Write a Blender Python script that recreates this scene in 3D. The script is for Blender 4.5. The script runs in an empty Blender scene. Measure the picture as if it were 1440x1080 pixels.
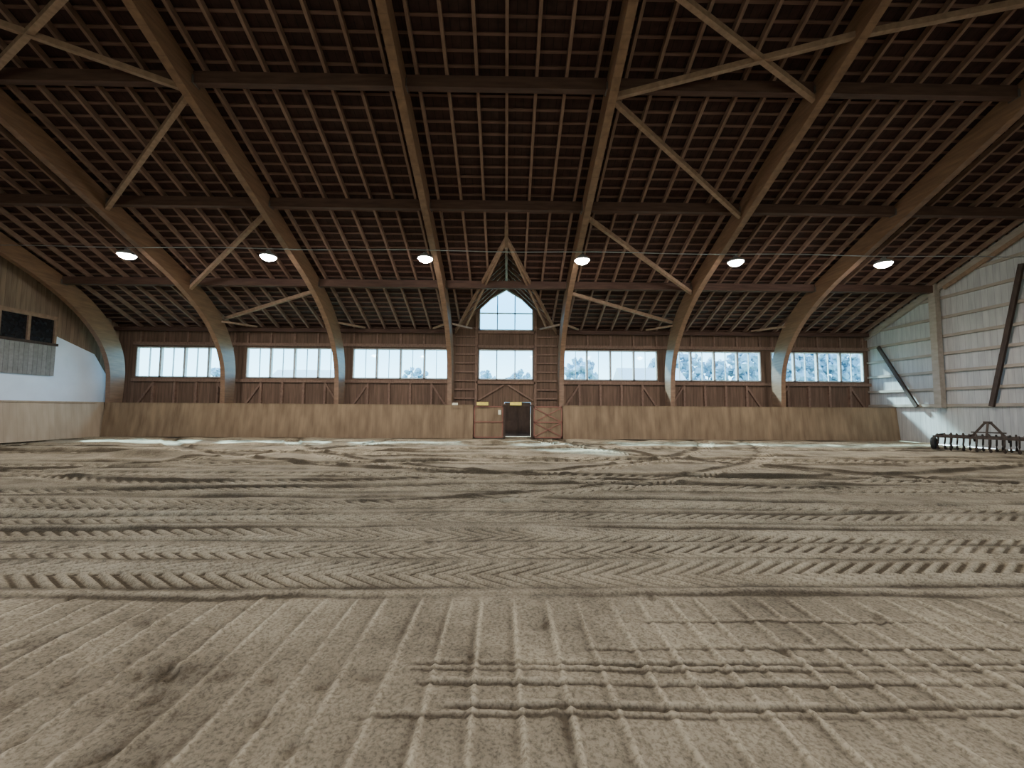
import bpy, math, random
import numpy as np
from mathutils import Vector, Matrix
random.seed(4); rng=np.random.RandomState(7)
scene=bpy.context.scene
# ------------------------------------------------------------ materials
def new_mat(name):
    m=bpy.data.materials.new(name); m.use_nodes=True
    nt=m.node_tree; nt.nodes.clear()
    out=nt.nodes.new('ShaderNodeOutputMaterial'); b=nt.nodes.new('ShaderNodeBsdfPrincipled')
    nt.links.new(b.outputs[0],out.inputs[0]); return m,nt,b
def wood(name,c1,c2,scale=(1,1,1),ns=3.0,rough=.75,plank=None,bump=.15,gap=.45,spec=.3,var=(.85,1.1)):
    m,nt,b=new_mat(name); N=nt.nodes; L=nt.links
    tc=N.new('ShaderNodeTexCoord'); mp=N.new('ShaderNodeMapping'); mp.inputs['Scale'].default_value=scale
    L.new(tc.outputs['Object'],mp.inputs[0])
    n=N.new('ShaderNodeTexNoise'); n.inputs['Scale'].default_value=ns; n.inputs['Detail'].default_value=6
    L.new(mp.outputs[0],n.inputs['Vector'])
    r=N.new('ShaderNodeValToRGB'); r.color_ramp.elements[0].position=.3; r.color_ramp.elements[1].position=.72
    r.color_ramp.elements[0].color=(*c1,1); r.color_ramp.elements[1].color=(*c2,1)
    L.new(n.outputs[0],r.inputs[0]); col=r.outputs[0]; hgt=n.outputs[0]
    if plank:
        ax,w=plank
        s=N.new('ShaderNodeSeparateXYZ'); L.new(tc.outputs['Object'],s.inputs[0])
        d=N.new('ShaderNodeMath'); d.operation='DIVIDE'; d.inputs[1].default_value=w; L.new(s.outputs[ax],d.inputs[0])
        fr=N.new('ShaderNodeMath'); fr.operation='FRACT'; L.new(d.outputs[0],fr.inputs[0])
        fl=N.new('ShaderNodeMath'); fl.operation='FLOOR'; L.new(d.outputs[0],fl.inputs[0])
        wn=N.new('ShaderNodeTexWhiteNoise'); wn.noise_dimensions='1D'; L.new(fl.outputs[0],wn.inputs['W'])
        mr=N.new('ShaderNodeMapRange'); mr.inputs['To Min'].default_value=var[0]; mr.inputs['To Max'].default_value=var[1]
        L.new(wn.outputs[0],mr.inputs[0])
        st=N.new('ShaderNodeMath'); st.operation='GREATER_THAN'; st.inputs[1].default_value=.08; L.new(fr.outputs[0],st.inputs[0])
        m2=N.new('ShaderNodeMapRange'); m2.inputs['To Min'].default_value=gap; L.new(st.outputs[0],m2.inputs[0])
        mu=N.new('ShaderNodeMath'); mu.operation='MULTIPLY'; L.new(mr.outputs[0],mu.inputs[0]); L.new(m2.outputs[0],mu.inputs[1])
        vm=N.new('ShaderNodeVectorMath'); vm.operation='SCALE'; L.new(col,vm.inputs[0]); L.new(mu.outputs[0],vm.inputs['Scale'])
        col=vm.outputs[0]
        ad=N.new('ShaderNodeMath'); ad.operation='MULTIPLY_ADD'; ad.inputs[1].default_value=.25; L.new(n.outputs[0],ad.inputs[0]); L.new(st.outputs[0],ad.inputs[2]); hgt=ad.outputs[0]
    L.new(col,b.inputs['Base Color']); b.inputs['Roughness'].default_value=rough
    b.inputs['Specular IOR Level'].default_value=spec
    bp=N.new('ShaderNodeBump'); bp.inputs['Strength'].default_value=bump; bp.inputs['Distance'].default_value=.02
    L.new(hgt,bp.inputs['Height']); L.new(bp.outputs[0],b.inputs['Normal'])
    return m
def plain(name,c,rough=.6,metal=0,em=None,ems=0,ns=8,var=.15):
    m,nt,b=new_mat(name); N=nt.nodes; L=nt.links
    tc=N.new('ShaderNodeTexCoord'); n=N.new('ShaderNodeTexNoise'); n.inputs['Scale'].default_value=ns; n.inputs['Detail'].default_value=5
    L.new(tc.outputs['Object'],n.inputs['Vector'])
    r=N.new('ShaderNodeValToRGB'); r.color_ramp.elements[0].position=.3; r.color_ramp.elements[1].position=.7
    r.color_ramp.elements[0].color=(*[x*(1-var) for x in c],1); r.color_ramp.elements[1].color=(*[min(1,x*(1+var)) for x in c],1)
    L.new(n.outputs[0],r.inputs[0]); L.new(r.outputs[0],b.inputs['Base Color'])
    b.inputs['Roughness'].default_value=rough; b.inputs['Metallic'].default_value=metal
    if em: b.inputs['Emission Color'].default_value=(*em,1); b.inputs['Emission Strength'].default_value=ems
    return m
M={}
M['arch']=wood('glulam_wood',(.15,.083,.05),(.235,.135,.082),(1.5,.5,4),4,plank=(2,.11),gap=.85,rough=.42,spec=.55,var=(.93,1.05))
M['purlin']=wood('purlin_wood',(.06,.031,.024),(.10,.053,.04),(.4,3,3),4)
M['brace']=wood('brace_wood',(.20,.125,.085),(.31,.20,.14),(2,2,2),4)
M['rafter']=wood('rafter_wood',(.145,.085,.064),(.25,.155,.115),(5,.6,2),4)
M['batten']=wood('batten_wood',(.09,.046,.035),(.155,.084,.065),(.5,4,4),4)
M['tile']=wood('roof_tile_underside',(.020,.0075,.006),(.044,.018,.0145),(1,1,1),6,plank=(0,.21),gap=.35)
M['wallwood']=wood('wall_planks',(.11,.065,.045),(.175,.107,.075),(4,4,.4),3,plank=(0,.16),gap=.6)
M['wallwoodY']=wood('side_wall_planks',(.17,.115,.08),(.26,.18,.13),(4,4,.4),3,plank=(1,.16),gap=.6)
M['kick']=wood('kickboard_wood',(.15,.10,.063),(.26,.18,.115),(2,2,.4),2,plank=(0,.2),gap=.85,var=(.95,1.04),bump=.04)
M['kickY']=wood('kickboard_wood_side_lit',(.32,.245,.18),(.42,.33,.25),(2,2,.4),2,plank=(1,.2),gap=.9,var=(.95,1.04),bump=.04)  # kickboard wood made paler: light on the left side put into the colour
M['grey']=wood('grey_cladding',(.34,.33,.33),(.46,.445,.44),(3,3,.4),3,plank=(1,.2),gap=.75,var=(.93,1.05),bump=.06)
M['rail']=wood('cladding_rail',(.25,.21,.175),(.35,.295,.25),(3,1,3),3)
M['dark']=wood('dark_stained_wood',(.035,.022,.018),(.065,.042,.032),(3,3,1),3)
M['frame']=plain('window_frame_paint',(.5,.52,.53),.5)
M['white']=plain('white_wall_panel',(.74,.82,.94),.5,ns=1.2,var=.06)
M['parapet']=wood('grey_parapet',(.20,.19,.18),(.28,.27,.26),(3,3,3),3,plank=(1,.15))
M['black']=plain('dark_glass',(.015,.015,.018),.15)
M['red']=plain('red_gate_trim',(.22,.085,.06),.6)
M['steel']=plain('galvanised_steel',(.30,.30,.30),.45,.8)
M['bolt']=plain('weathered_node_plate',(.12,.10,.09),.6,.3)
M['rust']=plain('cultivator_steel',(.06,.042,.034),.75,.2,var=.4)
M['tyre']=plain('rubber',(.02,.02,.02),.8)
M['sign']=plain('paper_sign',(.7,.68,.55),.6)
M['yellow']=plain('yellow_sign',(.8,.62,.12),.6)
M['lamp']=plain('lamp_housing',(.25,.25,.25),.5,.3)
M['glow']=plain('lamp_lens',(1,1,1),.5,em=(1,.97,.9),ems=250)
M['leaf']=plain('hazy_foliage',(.25,.35,.44),.9,ns=.6,var=.35)  # distance haze mixed into the leaf colour
M['hill']=plain('hazy_woodland',(.40,.54,.66),.9,ns=.3,var=.25)  # pale blue carries painted haze
M['bark']=plain('tree_bark',(.18,.16,.15),.9)
M['grass']=plain('grass_ground',(.22,.26,.16),.9,ns=.6,var=.3)
M['render']=plain('house_render',(.7,.7,.68),.8)
M['slate']=plain('house_roof',(.36,.40,.47),.8)
g=bpy.data.materials.new('window_glass'); g.use_nodes=True; nt=g.node_tree; nt.nodes.clear()
o=nt.nodes.new('ShaderNodeOutputMaterial'); mx=nt.nodes.new('ShaderNodeMixShader'); t=nt.nodes.new('ShaderNodeBsdfTransparent'); gl=nt.nodes.new('ShaderNodeBsdfGlossy')
t.inputs[0].default_value=(.70,.92,1,1); gl.inputs['Roughness'].default_value=.05; mx.inputs[0].default_value=.05
nt.links.new(t.outputs[0],mx.inputs[1]); nt.links.new(gl.outputs[0],mx.inputs[2]); nt.links.new(mx.outputs[0],o.inputs[0]); M['glass']=g

# ------------------------------------------------------------ mesh builder
class B:
    def __init__(s,name): s.n=name; s.v=[]; s.f=[]; s.m=[]; s.mats=[]
    def mi(s,k):
        if k not in s.mats: s.mats.append(k)
        return s.mats.index(k)
    def add(s,vs,fs,k):
        o=len(s.v); s.v+= [tuple(v) for v in vs]; i=s.mi(k)
        for f in fs: s.f.append([o+a for a in f]); s.m.append(i)
    def box(s,x0,x1,y0,y1,z0,z1,k):
        vs=[(x0,y0,z0),(x1,y0,z0),(x1,y1,z0),(x0,y1,z0),(x0,y0,z1),(x1,y0,z1),(x1,y1,z1),(x0,y1,z1)]
        s.add(vs,[(0,3,2,1),(4,5,6,7),(0,1,5,4),(1,2,6,5),(2,3,7,6),(3,0,4,7)],k)
    def beam(s,p,q,w,h,k,up=(0,0,1)):
        p=Vector(p);q=Vector(q);d=(q-p).normalized();u=Vector(up)
        a=d.cross(u)
        if a.length<1e-4: a=d.cross(Vector((1,0,0)))
        a.normalize(); u=a.cross(d).normalized(); a*=w/2;u*=h/2
        vs=[p-a-u,p+a-u,p+a+u,p-a+u,q-a-u,q+a-u,q+a+u,q-a+u]
        s.add(vs,[(0,1,2,3),(7,6,5,4),(0,4,5,1),(1,5,6,2),(2,6,7,3),(3,7,4,0)],k)
    def prism(s,pts,axis,a,b,k):
        n=len(pts)
        mk=(lambda p,t:(t,p[0],p[1])) if axis==0 else (lambda p,t:(p[0],t,p[1]))
        vs=[mk(p,a) for p in pts]+[mk(p,b) for p in pts]
        s.add(vs,[tuple(range(n)),tuple(reversed(range(n,2*n)))]+[(i,n+i,n+(i+1)%n,(i+1)%n) for i in range(n)],k)
    def tube(s,pts,r,k,n=8,closed=False):
        pts=[Vector(p) for p in pts]; rings=[]
        for i,p in enumerate(pts):
            d=pts[min(i+1,len(pts)-1)]-pts[max(i-1,0)]
            d.normalize(); a=d.cross(Vector((.01,0.02,1)));
            if a.length<.1: a=d.cross(Vector((1,0,0)))
            a.normalize(); b2=a.cross(d).normalized()
            rr=r[i] if isinstance(r,(list,tuple)) else r
            rings.append([p+(a*math.cos(t)+b2*math.sin(t))*rr for t in [2*math.pi*j/n for j in range(n)]])
        vs=[v for R in rings for v in R]; fs=[]
        m=len(rings)
        for i in range(m-1):
            for j in range(n): fs.append((i*n+j,i*n+(j+1)%n,(i+1)*n+(j+1)%n,(i+1)*n+j))
        fs+= [tuple(reversed(range(n))),tuple(range((m-1)*n,m*n))]
        s.add(vs,fs,k)
    def lathe(s,c,prof,k,n=24,axis=2):
        vs=[];fs=[]
        for (r,h) in prof:
            for j in range(n):
                t=2*math.pi*j/n; a,b2=r*math.cos(t),r*math.sin(t)
                if axis==2: vs.append((c[0]+a,c[1]+b2,c[2]+h))
                elif axis==0: vs.append((c[0]+h,c[1]+a,c[2]+b2))
        m=len(prof)
        for i in range(m-1):
            for j in range(n): fs.append((i*n+j,i*n+(j+1)%n,(i+1)*n+(j+1)%n,(i+1)*n+j))
        fs+= [tuple(reversed(range(n))),tuple(range((m-1)*n,m*n))]
        s.add(vs,fs,k)
    def done(s,smooth=False):
        me=bpy.data.meshes.new(s.n); me.from_pydata(s.v,[],s.f)
        for k in s.mats: me.materials.append(M[k])
        me.polygons.foreach_set('material_index',s.m)
        if smooth: me.polygons.foreach_set('use_smooth',[True]*len(s.f))
        me.update(); ob=bpy.data.objects.new(s.n,me); scene.collection.objects.link(ob)
        return ob

# ------------------------------------------------------------ dimensions
RY=6.8; YF=18.9; YB=2*RY-YF; XL=-18.3; XR=17.5
SL=.435
def zr(y):
    d=y if y>=RY else 2*RY-y
    return 8.02+(12.24-d)*SL
ARX=[-17.5,-12.5,-7.5,-2.5,2.5,7.5,12.5]
P1,P2,P3=15.63,12.24,9.1
P=[P1,P2,P3]
DY=13.6; DZ=zr(DY); DW=2.42
def hole(y): return 0 if y<DY else DW*(y-DY)/(YF-DY)

# ------------------------------------------------------------ ceiling (roof)
b=B('ceiling')
T=.06
for sx in (-1,1):
    xe=XL if sx<0 else XR
    pl=[(xe,RY),(0,RY),(0,DY),(sx*DW,YF),(xe,YF)]
    vs=[(x,y,zr(y)) for x,y in pl]+[(x,y,zr(y)+T) for x,y in pl]
    b.add(vs,[(0,1,2,3,4),(9,8,7,6,5)]+[(i,(i+1)%5,5+(i+1)%5,5+i) for i in range(5)],'tile')
pl=[(XL,YB),(XR,YB),(XR,RY),(XL,RY)]
vs=[(x,y,zr(y)) for x,y in pl]+[(x,y,zr(y)+T) for x,y in pl]
b.add(vs,[(0,1,2,3),(7,6,5,4)]+[(i,(i+1)%4,4+(i+1)%4,4+i) for i in range(4)],'tile')
for sx in (-1,1):
    ze=zr(YF)
    vs=[(0,DY,DZ),(0,YF+.6,DZ),(sx*DW,YF+.6,ze),(sx*DW,YF,ze)]
    vs+=[(x,y,z+T) for x,y,z in vs]
    b.add(vs,[(0,1,2,3),(7,6,5,4)]+[(i,(i+1)%4,4+(i+1)%4,4+i) for i in range(4)],'tile')
b.done()
b=B('roof_battens')
def sloped(x0,x1,y,w,h,off,k):
    b.beam((x0,y,zr(y)-off),(x1,y,zr(y)-off),w,h,k,up=(0,SL if y>=RY else -SL,1))
y=RY+.15
while y<YF:
    hh=hole(y)
    if hh>0: sloped(XL,-hh,y,.06,.045,.025,'batten'); sloped(hh,XR,y,.06,.045,.025,'batten')
    else: sloped(XL,XR,y,.06,.045,.025,'batten')
    sloped(XL,XR,2*RY-y,.06,.045,.025,'batten')
    y+=.29
for i in range(1,9):
    t=i/9
    for sx in (-1,1):
        x=sx*DW*t; z=DZ+(zr(YF)-DZ)*t-.03; y0=DY+(YF-DY)*t
        b.beam((x,y0,z),(x,YF,z),.05,.04,'batten')
b.done()
b=B('roof_rafters')
for base in ARX:
    for i in range(7):
        x=base+5*(i+.5)/7
        if x>XR: continue
        ye=YF if abs(x)>=DW else DY+(YF-DY)*abs(x)/DW
        b.beam((x,RY,zr(RY)-.12),(x,ye,zr(ye)-.12),.075,.15,'rafter')
        b.beam((x,RY,zr(RY)-.12),(x,YB,zr(YB)-.12),.075,.15,'rafter')
n=9
for i in range(1,n+1):
    t=i/n; yy=DY+(YF-DY)*t-.05
    for sx in (-1,1):
        b.beam((0,yy,DZ-.09),(sx*DW*t,yy,DZ+(zr(YF)-DZ)*t-.09),.06,.11,'rafter',up=(0,0,1))
b.done()
b=B('dormer_frame')
for sx in (-1,1):
    b.beam((0,DY-.1,DZ-.2),(sx*DW,YF-.1,zr(YF)-.2),.08,.14,'brace')
    b.beam((0,DY+.0,DZ-.22),(sx*(DW-.62),YF-1.0,zr(YF)-.05),.06,.1,'brace')
b.beam((0,DY-.1,DZ-.17),(0,YF,DZ-.17),.1,.16,'rafter')
b.box(-.06,.06,DY-.6,DY-.48,DZ-.75,DZ+.2,'brace')
b.done()
b=B('roof_purlins')
for d in P+[RY]:
    for y in ({d,2*RY-d}):
        b.box(XL+.01,XR-.01,y-.08,y+.08,zr(y)-.46,zr(y)-.17,'purlin')
for y in (YF-.2,YB+.2): b.box(XL+.01,-DW if y>0 else 0,y-.1,y+.1,zr(y)-.36,zr(y)-.2,'purlin'); b.box(DW if y>0 else 0,XR-.01,y-.1,y+.1,zr(y)-.36,zr(y)-.2,'purlin')
b.done()
def arch_curve():
    c=[]
    c.append((18.05,0,.28)); c.append((18.05,1.5,.29)); c.append((18.05,2.5,.33))
    A,Bc,C=(18.05,2.5),(18.05,zr(18.05)-.5),(14.7,zr(14.7)-.5)
    for i in range(1,17):
        t=i/16; c.append(((1-t)**2*A[0]+2*t*(1-t)*Bc[0]+t*t*C[0],(1-t)**2*A[1]+2*t*(1-t)*Bc[1]+t*t*C[1],.33+.08*math.sin(math.pi*t)-.02*t))
    for y in (12,9,RY): c.append((y,zr(y)-.5,.31-(.03 if y==RY else 0)))
    return c
C=arch_curve()
for x in ARX:
    b=B('glulam_arch')
    for mir in (0,1):
        top=[];bot=[]
        for i,(y,z,h) in enumerate(C):
            p0=C[max(i-1,0)];p1=C[min(i+1,len(C)-1)]
            d=Vector((p1[0]-p0[0],p1[1]-p0[1])).normalized(); nrm=Vector((d.y,-d.x))
            if i==len(C)-1: nrm=Vector((0,1)); 
            a=(y+nrm.x*h,z+nrm.y*h); c2=(y-nrm.x*h,z-nrm.y*h)
            if mir: a=(2*RY-a[0],a[1]); c2=(2*RY-c2[0],c2[1])
            top.append(a);bot.append(c2)
        for i in range(len(C)-1):
            vs=[]
            for xx in (x-.1,x+.1):
                vs+=[(xx,*top[i]),(xx,*top[i+1]),(xx,*bot[i+1]),(xx,*bot[i])]
            fs=[(0,1,2,3),(7,6,5,4),(0,4,5,1),(3,2,6,7)]
            if i==0: fs.append((0,3,7,4))
            b.add(vs,fs,'arch')
    for d in P: b.box(x-.125,x+.125,d-.12,d+.12,zr(d)-.48,zr(d)-.28,'bolt')
    b.done()
def node(x,y,off=.6): return (x,y,zr(y)-off)
def brace(p,q,w=.11):
    b=B('roof_brace'); b.beam(p,q,w,.13,'brace'); b.done()
eave=17.7
for s,(xa,xb) in ((1,(2.5,7.5)),(-1,(-7.5,-12.5))):
    brace(node(xa,P3),node(xb,P2)); brace(node(xa,P2),node(xb,P1)); brace(node(xa,P1),node(xb,eave,.4),.1)
brace(node(2.5,P3),node(7.5,7.9)); brace(node(7.5,P3),node(2.5,7.0)); brace(node(7.5,7.9),node(12.5,7.0))
brace(node(-7.5,P3),node(-12.5,7.3)); brace(node(-12.5,P3),node(-7.5,7.0))
for x in ARX[1:]:
    b=B('eave_strut')
    for sx in(-1,1): b.beam((x+sx*.11,17.3,zr(17.3)-.8),(x+sx*.9,18.5,zr(18.5)-.25),.06,.08,'brace')
    b.done()

# ------------------------------------------------------------ far wall
WZ0,WZ1=2.685,4.12
wins=[(-15.15,2.25),(-10,2.25),(-5,2.25),(0,1.3),(5,2.25),(10,2.25),(15,2.25)]
b=B('wall_far'); y0,y1=YF,YF+.15
ze=zr(YF)
DX0,DX1,DH=-.05,1.2,1.62
b.box(XL,DX0,y0,y1,0,WZ0,'wallwood'); b.box(DX1,XR,y0,y1,0,WZ0,'wallwood'); b.box(DX0,DX1,y0,y1,DH,WZ0,'wallwood')
prev=XL
for c,h in wins:
    b.box(prev,c-h,y0,y1,WZ0,WZ1,'wallwood'); prev=c+h
b.box(prev,XR,y0,y1,WZ0,WZ1,'wallwood')
b.box(XL,-DW,y0,y1,WZ1,ze,'wallwood'); b.box(DW,XR,y0,y1,WZ1,ze,'wallwood')
U0,U1,UA,UW=5.04,6.28,7.06,1.3
b.box(-DW,DW,y0,y1,WZ1,U0,'wallwood')
for s in(-1,1):
    b.prism([(s*UW,U0),(s*DW,U0),(s*DW,ze),(s*UW,DZ-(DZ-ze)*UW/DW)],1,y0,y1,'wallwood')
    b.prism([(s*UW,U1),(s*UW,DZ-(DZ-ze)*UW/DW),(0,DZ),(0,UA)],1,y0,y1,'wallwood')
b.done()
b=B('wall_far_framing')
for i in range(len(ARX)):
    x0=ARX[i]; cx=x0+2.5
    if abs(cx)<1: 
        for s in(-1,1):
            for z in np.arange(1.75,5.2,.42):
                b.box(*(sorted((s*1.46,s*2.42))),YF-.09,YF,z,z+.07,'rafter')
            b.box(*(sorted((s*1.34,s*1.46))),YF-.12,YF,1.4,5.9,'rafter')
        b.box(-1.4,1.4,YF-.12,YF,4.2,4.32,'rafter'); b.box(-1.4,1.4,YF-.12,YF,2.48,2.6,'rafter')
        b.box(-1.4,1.4,YF-.12,YF,4.88,5.0,'rafter')
        b.beam((-1.3,YF-.05,1.7),(-.1,YF-.05,2.44),.07,.08,'rafter',up=(0,1,0)); b.beam((1.3,YF-.05,1.7),(.1,YF-.05,2.44),.07,.08,'rafter',up=(0,1,0))
        continue
    x1=min(x0+5,XR)
    b.box(x0,x1,YF-.12,YF,4.2,4.34,'rafter'); b.box(x0,x1,YF-.12,YF,2.48,2.62,'rafter')
    for k in range(1,5):
        xx=x0+k*1.0; b.box(xx-.05,xx+.05,YF-.1,YF,.2,2.48,'rafter')
    for k in range(0,5): 
        xx=x0+.3+k*1.1; b.box(xx-.04,xx+.04,YF-.08,YF,4.34,4.9,'rafter')
    b.beam((x0+.3,YF-.05,1.4),(x0+1.0,YF-.05,2.44),.08,.08,'rafter',up=(0,1,0)); b.beam((x1-.3,YF-.05,1.4),(x1-1.0,YF-.05,2.44),.08,.08,'rafter',up=(0,1,0))
b.done()
for i,(c,h) in enumerate(wins):
    b=B('window_%d'%(i+1)); fw=.05; ya,yb=YF-.03,YF+.1
    b.box(c-h,c+h,ya,yb,WZ0,WZ0+fw,'frame'); b.box(c-h,c+h,ya,yb,WZ1-fw,WZ1,'frame')
    n=3 if h<2 else 4
    for k in range(n+1):
        x=c-h+2*h*k/n; w=fw*(1.9 if 0<k<n and n==4 else 1); x=min(max(x,c-h+w/2),c+h-w/2)
        b.box(x-w/2,x+w/2,ya,yb,WZ0,WZ1,'frame')
        if k<n and n==4:
            xm=x+h/n; b.box(xm-.01,xm+.01,ya+.04,yb-.02,WZ0,WZ1,'frame')
    b.box(c-h,c+h,YF+.05,YF+.056,WZ0,WZ1,'glass'); b.done()
b=B('window_8'); 
b.box(-UW,UW,YF-.03,YF+.1,U0,U0+.06,'frame')
for s in(-1,1):
    b.box(*sorted((s*UW,s*(UW-.06))),YF-.03,YF+.1,U0,U1,'frame'); b.beam((s*UW,YF+.03,U1-.02),(0,YF+.03,UA-.02),.13,.06,'frame')
    b.box(s*.42-.025,s*.42+.025,YF-.02,YF+.09,U0,6.72,'frame')
b.box(-UW,UW,YF-.02,YF+.09,5.86,5.91,'frame')
b.prism([(-UW,U0),(UW,U0),(UW,U1),(0,UA),(-UW,U1)],1,YF+.05,YF+.056,'glass'); b.done()
b=B('kickboard_far'); 
def kick(xa,xb):
    b.prism([(17.48,0),(17.62,1.44),(17.74,1.44),(17.74,0)],0,xa,xb,'kick')
    b.box(xa,xb,17.6,17.74,1.44,1.47,'kick')
kick(-17.44,-1.42); kick(2.54,XR-.02)
b.done()
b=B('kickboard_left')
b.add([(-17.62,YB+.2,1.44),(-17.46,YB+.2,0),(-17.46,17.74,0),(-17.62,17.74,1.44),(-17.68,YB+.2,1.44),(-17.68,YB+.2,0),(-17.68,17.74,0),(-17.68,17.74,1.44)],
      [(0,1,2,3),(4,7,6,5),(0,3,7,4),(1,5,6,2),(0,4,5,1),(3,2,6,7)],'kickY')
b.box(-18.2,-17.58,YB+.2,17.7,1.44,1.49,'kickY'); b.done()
b=B('door_1')
b.box(DX0+.01,DX1-.01,YF+.05,YF+.10,0,DH-.01,'dark'); b.box(.54,.6,YF+.02,YF+.05,0,DH-.03,'dark')
for z in (.15,.8,1.4): b.box(DX0+.02,DX1-.02,YF+.03,YF+.05,z,z+.1,'dark')
b.done()
def gate(xa,xb,dbl):
    b=B('arena_gate'); ya,yb=17.55,17.61
    b.box(xa,xb,ya,yb,.03,1.42,'kick')
    for x in (xa,xb-.05): b.box(x,x+.05,ya-.03,ya,.03,1.42,'red')
    for z in (.03,.70,1.37): b.box(xa,xb,ya-.03,ya,z,z+.05,'red')
    if dbl: 
        for a_,c_ in ((.72,1.37),(.72,.08),(1.37,.72),(.08,.72)):
            b.beam((xa,ya-.015,a_),(xb,ya-.015,c_),.03,.04,'red')
    b.done()
gate(-1.38,-.1,False); gate(1.24,2.5,True)
for xx in (-.09,1.14):
    b=B('gate_post'); b.box(xx,xx+.09,17.5,17.72,0,1.5,'dark'); b.box(xx-.01,xx+.1,17.49,17.73,1.5,1.53,'rafter'); b.done()
for (x,z,w,h,k) in ((-1.0,1.52,.5,.14,'yellow'),(.45,1.53,.5,.14,'yellow'),(-.25,1.15,.12,.2,'sign'),(-2.2,1.5,.25,.1,'sign')):
    b=B('notice_sign'); b.box(x-w/2,x+w/2,17.40,17.415,z-h/2,z+h/2,k); b.box(x-.02,x+.02,17.415,17.52,z-h/2+.02,z-h/2+.04,'dark'); b.done()
b=B('gate_lintel'); b.box(-.1,1.24,17.55,17.62,1.42,1.48,'dark'); b.done()

# ------------------------------------------------------------ left wall
def gable(n,xa,xb,k):
    b=B(n); b.prism([(YB,0),(YF,0),(YF,zr(YF)),(RY,zr(RY)),(YB,zr(YB))],0,xa,xb,k); return b
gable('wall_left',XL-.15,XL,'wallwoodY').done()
b=B('wall_left_panelling')
b.box(XL,XL+.05,-4,16.2,1.49,2.5,'white'); b.prism([(16.2,1.49),(18.6,1.49),(18.6,2.4),(17.8,3.6),(16.2,4.15)],0,XL,XL+.05,'white')
b.box(XL,XL+.14,9.0,16.2,2.5,3.75,'parapet')
b.box(XL,XL+.18,9.0,16.25,3.7,3.8,'dark'); b.box(XL,XL+.12,9,16.2,4.75,4.9,'brace')
for y in np.arange(9.0,16.3,.9): b.box(XL+.03,XL+.1,y-.04,y+.04,3.8,4.75,'brace')
b.done()
b=B('window_9'); b.box(XL+.005,XL+.025,9.0,16.2,3.8,4.75,'black'); b.done()
# ------------------------------------------------------------ right wall
gable('wall_right',XR,XR+.15,'grey').done()
b=B('wall_right_framing')
for z in (1.5,2.15,2.85,3.55,4.25,5.0,5.8,6.6,7.4,8.2):
    d=min(YF,12.24+(8.02-.3-z)/SL)
    ylo=max(YB,2*RY-d)
    b.box(XR-.09,XR,ylo,d,z,z+.11,'rail')
for y in (P1,11.5,7,2.5,-2):
    b.box(XR-.3,XR-.09,y-.13,y+.13,1.45,zr(y)-.1,'rail')
for (ya,za,yb,zb) in ((18.2,4.3,16.6,1.5),(14.0,1.5,12.9,6.3),(15.3,6.2,12.0,7.6)):
    b.beam((XR-.14,ya,za),(XR-.14,yb,zb),.08,.14,'brace' if za>5 else 'dark',up=(0,0,1))
b.done()
b=B('trim_1'); b.beam((XR-.1,YF,zr(YF)-.3),(XR-.1,RY,zr(RY)-.3),.12,.25,'rail'); b.done()
b=B('wall_back'); ya,yb=YB-.15,YB; BZ0,BZ1=2.55,4.1
b.box(XL,XR,ya,yb,0,BZ0,'wallwood'); b.box(XL,XR,ya,yb,BZ1,zr(YB),'wallwood')
for x in ARX+[XR-.1]: b.box(x-.3,x+.3,ya,yb,BZ0,BZ1,'wallwood')
b.box(XL,-17.4,ya,yb,BZ0,BZ1,'wallwood'); b.done()

# ------------------------------------------------------------ lamps and cables (far row; unseen near row added to light the foreground)
LZ=6.47
for ly in (12.8,.8):
    b=B('lamp_cable')  # the cable at y=.8 belongs to the added unseen row
    b.tube([(XL+.02,ly,LZ+.05)]+[(x,ly,LZ-.02*math.cos(x)) for x in np.linspace(-17,17,30)]+[(XR-.1,ly,LZ+.03)],.014,'steel',6); b.done()
    for x in (-12.3,-7.75,-2.65,2.5,7.6,12.55):
        b=B('high_bay_lamp'); z=6.2  # lamps at y=.8 are added, unseen, to light the foreground
        b.lathe((x,ly,z),[(.05,.2),(.07,.19),(.08,.12),(.18,.1),(.25,.04),(.25,0),(.24,-.01)][::-1],'lamp',28)
        b.lathe((x,ly,z),[(.02,-.13),(.1,-.12),(.18,-.08),(.24,-.012)],'glow',28)
        b.tube([(x,ly,z+.2),(x,ly,LZ-.035)],.012,'steel',6)
        b.done(True)
        l=bpy.data.lights.new('lamp_light','SPOT'); l.energy=420 if ly>5 else 90; l.spot_size=math.radians(165); l.spot_blend=.6; l.shadow_soft_size=.2; l.color=(1,.9,.76)
        lo=bpy.data.objects.new('lamp_light',l); lo.location=(x,ly,z-.36); scene.collection.objects.link(lo)

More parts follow.
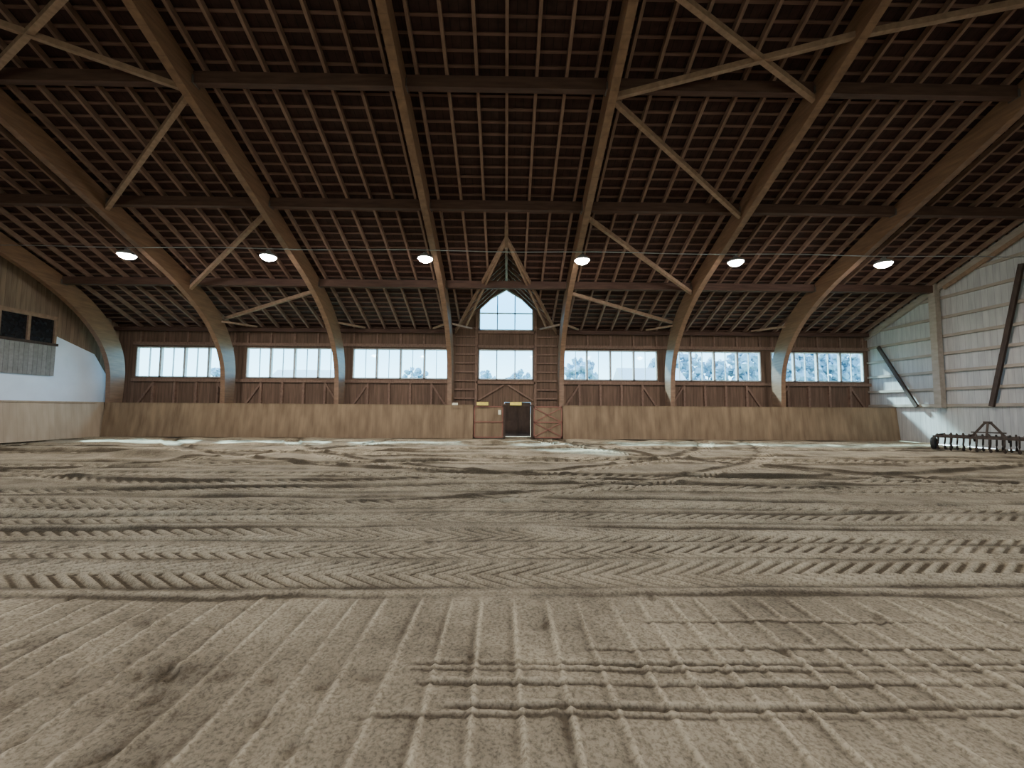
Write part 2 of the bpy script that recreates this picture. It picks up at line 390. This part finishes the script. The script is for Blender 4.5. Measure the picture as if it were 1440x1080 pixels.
# ------------------------------------------------------------ sand floor
def grow(a,b0,s0,s1,k):
    o=[a];s=s0
    while o[-1]<b0: o.append(o[-1]+s); s=min(s1,s*k)
    o[-1]=b0; return o
ys=np.array([-5.4]+[-5.2+.2*i for i in range(31)]+grow(.95,1.0,.05,.05,1)[1:]+grow(1.0,5.0,.010,.010,1)[1:]+grow(5.0,18.9,.0105,.04,1.005)[1:])
ys=np.unique(np.round(ys,5))
xp=np.array(grow(0,4.2,.011,.011,1)+grow(4.2,18.4,.0115,.06,1.006)[1:])
xs=np.concatenate([-xp[::-1],xp[1:]])
xs=xs[xs<=17.6]
X,Y=np.meshgrid(xs,ys)
def vnoise(u,v,seed):
    r=np.random.RandomState(seed).rand(256,256)
    iu=np.floor(u).astype(int);iv=np.floor(v).astype(int);fu=u-iu;fv=v-iv
    fu=fu*fu*(3-2*fu);fv=fv*fv*(3-2*fv)
    a=r[iv%256,iu%256];b_=r[iv%256,(iu+1)%256];c=r[(iv+1)%256,iu%256];d=r[(iv+1)%256,(iu+1)%256]
    return (a*(1-fu)+b_*fu)*(1-fv)+(c*(1-fu)+d*fu)*fv-.5
def fbm(s,seed,o=4):
    t=0;a=1
    for i in range(o): t=t+a*vnoise(X*s+31.7*i+100,Y*s+17.3*i+100,seed+i); a*=.5; s*=2.03
    return t
def ss(a,b_,x): t=np.clip((x-a)/(b_-a),0,1); return t*t*(3-2*t)
H=.03*fbm(.5,1,3)+.009*fbm(3,5,4)
crumb=ss(-.05,.45,fbm(1.3,90,3))
left=np.exp(-((X+1.3)/1.0)**2-((Y-2.0)/.4)**2)
H+=(.003+.006*crumb+.012*left)*fbm(20,11,3)
cl=ss(.27,.42,vnoise(X*26+5,Y*26+9,301))*np.clip(crumb+left,.12,1)
H+=.010*cl; 
TONE_SHADE=.25*fbm(2,200,3)+.3*fbm(14,210,3)-.5*left  # random sand tone; lit crests and shaded grooves are painted in below
m=1-ss(2.72,2.9,Y)
Xw=X+.05*vnoise(X*.6+9,Y*.8+9,40)+.05*vnoise(Y*.0+X*5,Y*.3,41)
brk=np.clip(.5+1.3*(vnoise(X*3,Y*4,42)+.5),.2,1.4)*(1-.6*left)
ph=np.abs(((Xw/.215)%1)-.5)*.215
rl=m*np.exp(-(ph/.0125)**2)*brk
H+=.010*rl; TONE_SHADE+=1.3*rl  # rake crests painted lighter, as if lit
ph2=np.abs((((Xw+.035)/.215)%1)-.5)*.215
r2_=m*np.exp(-(ph2/.018)**2); H-=.006*r2_; TONE_SHADE-=.5*r2_*brk
def curve(c0,sl,amp,fr,p): return c0+sl*X+amp*np.sin(X*fr+p)
for (c0,x0,dp,wd) in ((2.27,.5,.006,.011),(2.14,-.4,.009,.013),(2.09,-.4,.006,.011),(1.99,-.35,.009,.012),(1.84,-.2,.010,.014),(1.79,-.6,.006,.011),(2.55,.9,.005,.01)):
    v=Y-curve(c0,-.008,.006,2.1,c0); mm=ss(x0-.1,x0+.1,X)*np.clip(.4+1.1*(vnoise(X*1.5,Y*0+c0*9,50)+.5),0,1.4)
    H+=mm*(-dp*np.exp(-(v/wd)**2)+dp*.5*np.exp(-((v-.028)/.014)**2)); TONE_SHADE+=mm*(.5*np.exp(-((v-.028)/.014)**2)-1.8*np.exp(-(v/wd)**2))
R=np.random.RandomState(3)
for i in range(56):
    if i<16: fx,fy=R.uniform(-2.2,-.6),R.uniform(1.55,2.3)
    elif i<30: fx,fy=R.uniform(-3.5,3.5),R.uniform(1.6,2.9)
    else: fx,fy=R.uniform(-9,9),R.uniform(3,9)
    a=R.uniform(0,3.1);rx,ry=R.uniform(.04,.09),R.uniform(.025,.045)
    dx=(X-fx)*math.cos(a)+(Y-fy)*math.sin(a);dy=-(X-fx)*math.sin(a)+(Y-fy)*math.cos(a)
    q=np.sqrt((dx/rx)**2+(dy/ry)**2); H+=-.012*np.exp(-q**2)+.007*np.exp(-((q-1.5)/.4)**2); TONE_SHADE-=.8*np.exp(-q**2)
ew=.09+.012*Y
def lay(v,u,seed,w,chev,dep,pitch,dirn,lug,berm,mask=1.0):
    global H,TONE_SHADE
    a=np.abs(v)/(w/2)
    inside=(1-ss(.85,1.05,a))*mask
    bn=np.clip(.3+1.1*(vnoise(X*1.8,Y*2.2,seed)+.5),0,1.4)*mask
    bm=np.exp(-((a-1.2)/.16)**2)*bn
    H=H*(1-.7*inside)-dep*inside+dep*berm*bm
    TONE_SHADE=TONE_SHADE*(1-.75*inside)+.05*inside+.35*bm
    TONE_SHADE-=1.8*np.exp(-((v+w/2)/(w*ew))**2)*mask*np.clip(bn,.3,1)  # shade painted along the near edge of the track
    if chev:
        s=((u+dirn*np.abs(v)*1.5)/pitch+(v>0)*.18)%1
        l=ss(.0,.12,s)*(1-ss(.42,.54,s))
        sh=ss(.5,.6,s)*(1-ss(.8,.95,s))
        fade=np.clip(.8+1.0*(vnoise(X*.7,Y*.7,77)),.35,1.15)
        k=inside*l*fade; H+=lug*k; TONE_SHADE+=.8*k-1.9*inside*sh*fade  # lit lugs and the shadow beside them painted into the tone
def track(c0,sl,amp,fr,p,w,chev,dep=.03,pitch=.16,dirn=1,lug=.022,berm=.8):
    lay(Y-curve(c0,sl,amp,fr,p),X,int(c0*10),w,chev,dep,pitch,dirn,lug,berm)
def arc(cx,cy,r,w,chev,dep,pitch,lug,dirn=1,top=30):
    dx=X-cx;dy=Y-cy; d=np.sqrt(dx*dx+dy*dy); lay(d-r,np.arctan2(dy,dx)*r,int(r*7),w,chev,dep,pitch,dirn,lug,.7,ss(3.9,4.5,Y)*(1-ss(top-1.5,top,Y)))
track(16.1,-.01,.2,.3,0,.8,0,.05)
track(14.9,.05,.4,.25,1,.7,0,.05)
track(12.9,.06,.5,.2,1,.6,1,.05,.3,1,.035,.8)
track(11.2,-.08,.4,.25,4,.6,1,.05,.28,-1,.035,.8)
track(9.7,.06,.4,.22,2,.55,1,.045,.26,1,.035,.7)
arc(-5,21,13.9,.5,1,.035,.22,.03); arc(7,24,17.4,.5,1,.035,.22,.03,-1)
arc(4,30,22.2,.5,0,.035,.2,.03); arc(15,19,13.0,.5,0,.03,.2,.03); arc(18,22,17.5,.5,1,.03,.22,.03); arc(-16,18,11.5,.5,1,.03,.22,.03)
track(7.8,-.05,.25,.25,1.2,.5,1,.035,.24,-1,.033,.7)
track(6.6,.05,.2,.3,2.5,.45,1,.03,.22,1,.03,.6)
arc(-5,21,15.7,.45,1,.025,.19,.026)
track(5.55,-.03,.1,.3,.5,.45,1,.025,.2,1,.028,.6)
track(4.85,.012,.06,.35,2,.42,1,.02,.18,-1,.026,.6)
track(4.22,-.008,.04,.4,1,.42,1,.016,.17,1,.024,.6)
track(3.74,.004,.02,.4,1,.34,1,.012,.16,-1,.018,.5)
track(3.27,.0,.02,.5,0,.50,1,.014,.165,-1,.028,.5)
def groove(c0,sl,amp,fr,p,wd,dp):
    global H,TONE_SHADE
    v=Y-curve(c0,sl,amp,fr,p)-.05*vnoise(X*1.5,X*0+c0,31); nb=np.clip(.5+1.3*vnoise(X*.5,Y*.3,int(c0*13)),0.05,1.2)
    H+=nb*(dp*np.exp(-(v/wd)**2)-dp*.8*np.exp(-((v+1.6*wd)/wd)**2)); TONE_SHADE+=nb*(.7*np.exp(-(v/wd)**2)-2.2*np.exp(-((v+1.5*wd)/wd)**2))  # lit bank and its shadow painted into the tone
groove(2.94,0,.02,.8,0,.033,.012); groove(4.55,.01,.05,.5,2,.04,.02); groove(5.2,.02,.06,.6,2,.05,.025); groove(6.1,-.02,.1,.4,2,.07,.035)
groove(7.1,.03,.2,.3,1,.08,.04); groove(8.6,-.03,.25,.3,3,.10,.05); groove(10.6,.03,.3,.25,0,.12,.06); groove(12.2,-.02,.3,.25,2,.14,.06); groove(14.2,.0,.3,.3,4,.16,.06)
far=ss(6,12,Y)
H+=far*.05*fbm(1.1,60,5); TONE_SHADE+=far*.6*fbm(1.3,160,4)
for (hx,hy,sx_,sy_,a) in ((-9.6,10.8,1.1,.35,.18),(-7.8,10.2,.6,.3,.10),(5.5,12.5,1.6,.3,.07),(9,9,1.5,.25,.05)):
    e_=np.exp(-((X-hx)/sx_)**2-((Y-hy)/sy_)**2); H+=a*e_; TONE_SHADE-=a*5*e_
H-=.02
H*=ss(18.5,17.3,Y)*.8+.2
ny,nx=X.shape
co=np.stack([X,Y,H],-1).reshape(-1,3).astype(np.float32)
idx=np.arange(ny*nx).reshape(ny,nx)
q=np.stack([idx[:-1,:-1],idx[:-1,1:],idx[1:,1:],idx[1:,:-1]],-1).reshape(-1,4)
me=bpy.data.meshes.new('floor'); me.vertices.add(len(co)); me.vertices.foreach_set('co',co.ravel())
me.loops.add(q.size); me.loops.foreach_set('vertex_index',q.ravel().astype(np.int32))
me.polygons.add(len(q)); me.polygons.foreach_set('loop_start',np.arange(0,q.size,4,dtype=np.int32)); 
me.update(calc_edges=True); me.polygons.foreach_set('use_smooth',np.ones(len(q),dtype=bool))
at=me.attributes.new('tone_and_shade','FLOAT','POINT'); at.data.foreach_set('value',np.clip(TONE_SHADE,-1.6,1.2).ravel().astype(np.float32))  # sand tone together with painted light and shade
m,nt,bs=new_mat('arena_sand'); N=nt.nodes;L=nt.links
tc=N.new('ShaderNodeTexCoord')
n1=N.new('ShaderNodeTexNoise'); n1.inputs['Scale'].default_value=1.3; n1.inputs['Detail'].default_value=8; n1.inputs['Roughness'].default_value=.65; L.new(tc.outputs['Object'],n1.inputs['Vector'])
n2=N.new('ShaderNodeTexNoise'); n2.inputs['Scale'].default_value=55; n2.inputs['Detail'].default_value=6; n2.inputs['Roughness'].default_value=.65; L.new(tc.outputs['Object'],n2.inputs['Vector'])
a_=N.new('ShaderNodeAttribute'); a_.attribute_name='tone_and_shade'
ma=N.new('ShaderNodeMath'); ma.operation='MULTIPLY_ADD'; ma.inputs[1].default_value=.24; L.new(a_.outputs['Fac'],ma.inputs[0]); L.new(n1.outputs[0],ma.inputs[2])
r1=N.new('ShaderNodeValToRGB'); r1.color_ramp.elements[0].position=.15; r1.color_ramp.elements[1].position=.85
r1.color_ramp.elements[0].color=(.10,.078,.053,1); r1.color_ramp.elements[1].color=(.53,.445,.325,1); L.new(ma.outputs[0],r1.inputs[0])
r2=N.new('ShaderNodeValToRGB'); r2.color_ramp.elements[0].position=.36; r2.color_ramp.elements[1].position=.56
r2.color_ramp.elements[0].color=(.38,.37,.35,1); r2.color_ramp.elements[1].color=(1,1,1,1); L.new(n2.outputs[0],r2.inputs[0])
mm=N.new('ShaderNodeMix'); mm.data_type='RGBA'; mm.blend_type='MULTIPLY'; mm.inputs[0].default_value=.8
L.new(r1.outputs[0],mm.inputs[6]); L.new(r2.outputs[0],mm.inputs[7]); L.new(mm.outputs[2],bs.inputs['Base Color'])
bs.inputs['Roughness'].default_value=.95; bs.inputs['Specular IOR Level'].default_value=.15
bp=N.new('ShaderNodeBump'); bp.inputs['Strength'].default_value=.9; bp.inputs['Distance'].default_value=.012; L.new(n2.outputs[0],bp.inputs['Height']); L.new(bp.outputs[0],bs.inputs['Normal'])
me.materials.append(m); fo=bpy.data.objects.new('floor',me); scene.collection.objects.link(fo)

# ------------------------------------------------------------ cultivator
b=B('spring_tine_cultivator')
for yy in (-.6,0,.6): b.box(-1.2,1.2,yy-.035,yy+.035,.42,.49,'rust')
for xx in (-1.1,-.4,.4,1.1): b.box(xx-.03,xx+.03,-.65,.65,.47,.53,'rust')
for j,yy in enumerate((-.6,0,.6)):
    for i in range(8):
        x=-1.1+i*.29+j*.09
        pts=[(x,yy,.45),(x,yy+.12,.54),(x,yy+.24,.50),(x,yy+.27,.40),(x,yy+.2,.30),(x,yy+.1,.2),(x,yy+.08,.11),(x,yy+.14,.03),(x,yy+.2,-.01)]
        b.tube(pts,[.024]*7+[.04,.012],'rust',6)
for s in(-1,1):
    b.beam((s*.38,.0,.45),(s*.06,.05,.95),.06,.06,'rust')
    b.beam((s*.38,.6,.45),(s*.38,.85,.3),.05,.08,'rust')
b.box(-.1,.1,.0,.1,.9,.99,'rust'); b.beam((0,.05,.95),(0,-.6,.5),.05,.05,'rust')
b.beam((-.38,0,.62),(.38,0,.62),.04,.04,'rust')
for s in(-1,1):
    wx=s*1.22-.06
    b.lathe((wx,-.35,.21),[(.1,0),(.18,.0),(.21,.03),(.21,.1),(.18,.13),(.1,.13)],'tyre',24,axis=0)
    b.lathe((wx+.02,-.35,.21),[(.03,-.03),(.1,.0),(.1,.1),(.03,.13)],'rust',16,axis=0)
    b.beam((wx+.065-s*.09,-.35,.21),(wx+.065-s*.09,-.1,.48),.04,.05,'rust')
ob=b.done(); ob.location=(15.95,13.0,0.0); ob.rotation_euler=(0,0,math.radians(-55)); 

# ------------------------------------------------------------ exterior
b=B('ground_outside'); b.box(-120,120,YF+.2,160,-.2,-.05,'grass'); b.box(-120,120,-80,YB-.3,-.2,-.05,'grass'); b.done()
R=np.random.RandomState(9)
def tree(x,y,h):
    b=B('tree'); b.tube([(x,y,-.1),(x+.1,y,h*.35),(x-.1,y,h*.7)],[.3,.22,.08],'bark',8)
    for k in range(110):
        a=R.uniform(0,6.28); zc=R.uniform(h*.3,h*.96); rr=R.uniform(0,h*.3)*math.sin(math.pi*(zc/h-.25)/.78)**.5; r=R.uniform(.025,.065)*h
        vs=[];n=6;mrings=4
        c=(x+rr*math.cos(a),y+rr*math.sin(a),zc)
        for i in range(mrings):
            t=math.pi*(i+.5)/mrings
            for j in range(n):
                u=2*math.pi*j/n; q_=r*R.uniform(.5,1.5); vs.append((c[0]+q_*math.sin(t)*math.cos(u),c[1]+q_*math.sin(t)*math.sin(u),c[2]+q_*math.cos(t)))
        fs=[(i*n+j,(i+1)*n+j,(i+1)*n+(j+1)%n,i*n+(j+1)%n) for i in range(mrings-1) for j in range(n)]+[tuple(range(n)),tuple(reversed(range((mrings-1)*n,mrings*n)))]
        b.add(vs,fs,'leaf')
    b.done()
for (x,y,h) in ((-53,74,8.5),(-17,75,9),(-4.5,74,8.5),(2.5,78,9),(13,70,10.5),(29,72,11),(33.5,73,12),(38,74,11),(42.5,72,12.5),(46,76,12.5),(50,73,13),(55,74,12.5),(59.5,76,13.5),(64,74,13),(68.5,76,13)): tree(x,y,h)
def house(x,y,w,h,rh):
    b=B('house'); b.box(x-w/2,x+w/2,y,y+8,-.1,h,'render'); b.prism([(y-.5,h),(y+8.5,h),(y+4,h+rh)],0,x-w/2-.4,x+w/2+.4,'slate')
    for k in range(3): b.box(x-w/2+1+k*w/3,x-w/2+2+k*w/3,y-.04,y,h-2,h-.8,'black')
    b.done()
house(-26,50,9,3.4,3.0); house(20,52,8,4.0,3.2)
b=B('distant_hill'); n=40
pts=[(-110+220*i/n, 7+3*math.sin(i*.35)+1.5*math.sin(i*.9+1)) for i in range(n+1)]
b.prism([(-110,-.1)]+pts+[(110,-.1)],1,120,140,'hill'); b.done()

# ------------------------------------------------------------ world, sun, portals
w=bpy.data.worlds.new('sky'); scene.world=w; w.use_nodes=True; nt=w.node_tree; bg=nt.nodes['Background']
tc=nt.nodes.new('ShaderNodeTexCoord'); sp=nt.nodes.new('ShaderNodeSeparateXYZ'); rp=nt.nodes.new('ShaderNodeValToRGB')
nt.links.new(tc.outputs['Generated'],sp.inputs[0]); nt.links.new(sp.outputs[2],rp.inputs[0]); nt.links.new(rp.outputs[0],bg.inputs[0])
e=rp.color_ramp.elements; e[0].position=.08; e[0].color=(.68,.89,1,1); e[1].position=.6; e[1].color=(.62,.75,.92,1)
x=e.new(.20); x.color=(.22,.55,.80,1)
x=e.new(.34); x.color=(.32,.58,.88,1)
x=e.new(.40); x.color=(.85,.90,1,1)
bg.inputs[1].default_value=9
s=bpy.data.lights.new('sun','SUN'); s.energy=40; s.angle=math.radians(5); s.color=(1,.94,.84)
so=bpy.data.objects.new('sun',s); so.rotation_euler=Vector((.38,-1,-.95)).to_track_quat('-Z','Y').to_euler(); so.location=(0,40,30); scene.collection.objects.link(so)
def portal(x,y,z,sx,sz,back):
    l=bpy.data.lights.new('window_portal','AREA'); l.shape='RECTANGLE'; l.size=sx; l.size_y=sz
    o=bpy.data.objects.new('window_portal',l); o.location=(x,y,z); o.rotation_euler=(math.pi/2 if back else -math.pi/2,0,0)
    scene.collection.objects.link(o); l.cycles.is_portal=True
for c,h in wins: portal(c,YF+.2,(WZ0+WZ1)/2,2*h,WZ1-WZ0,False)
portal(0,YF+.2,6.05,2.6,2.05,False)
portal(-.4,YB-.2,(BZ0+BZ1)/2,34,BZ1-BZ0,True)

# ------------------------------------------------------------ camera
cam=bpy.data.cameras.new('camera'); co_=bpy.data.objects.new('camera',cam); scene.collection.objects.link(co_)
cam.sensor_width=36; cam.lens=14.0; cam.clip_start=.05; cam.clip_end=500
co_.location=(0.05,0,1.3)
R_=Matrix.Rotation(-.0132,4,'Z')@Matrix.Rotation(math.pi/2+.0625,4,'X')@Matrix.Rotation(.0065,4,'Z')
co_.rotation_euler=R_.to_euler(); scene.camera=co_
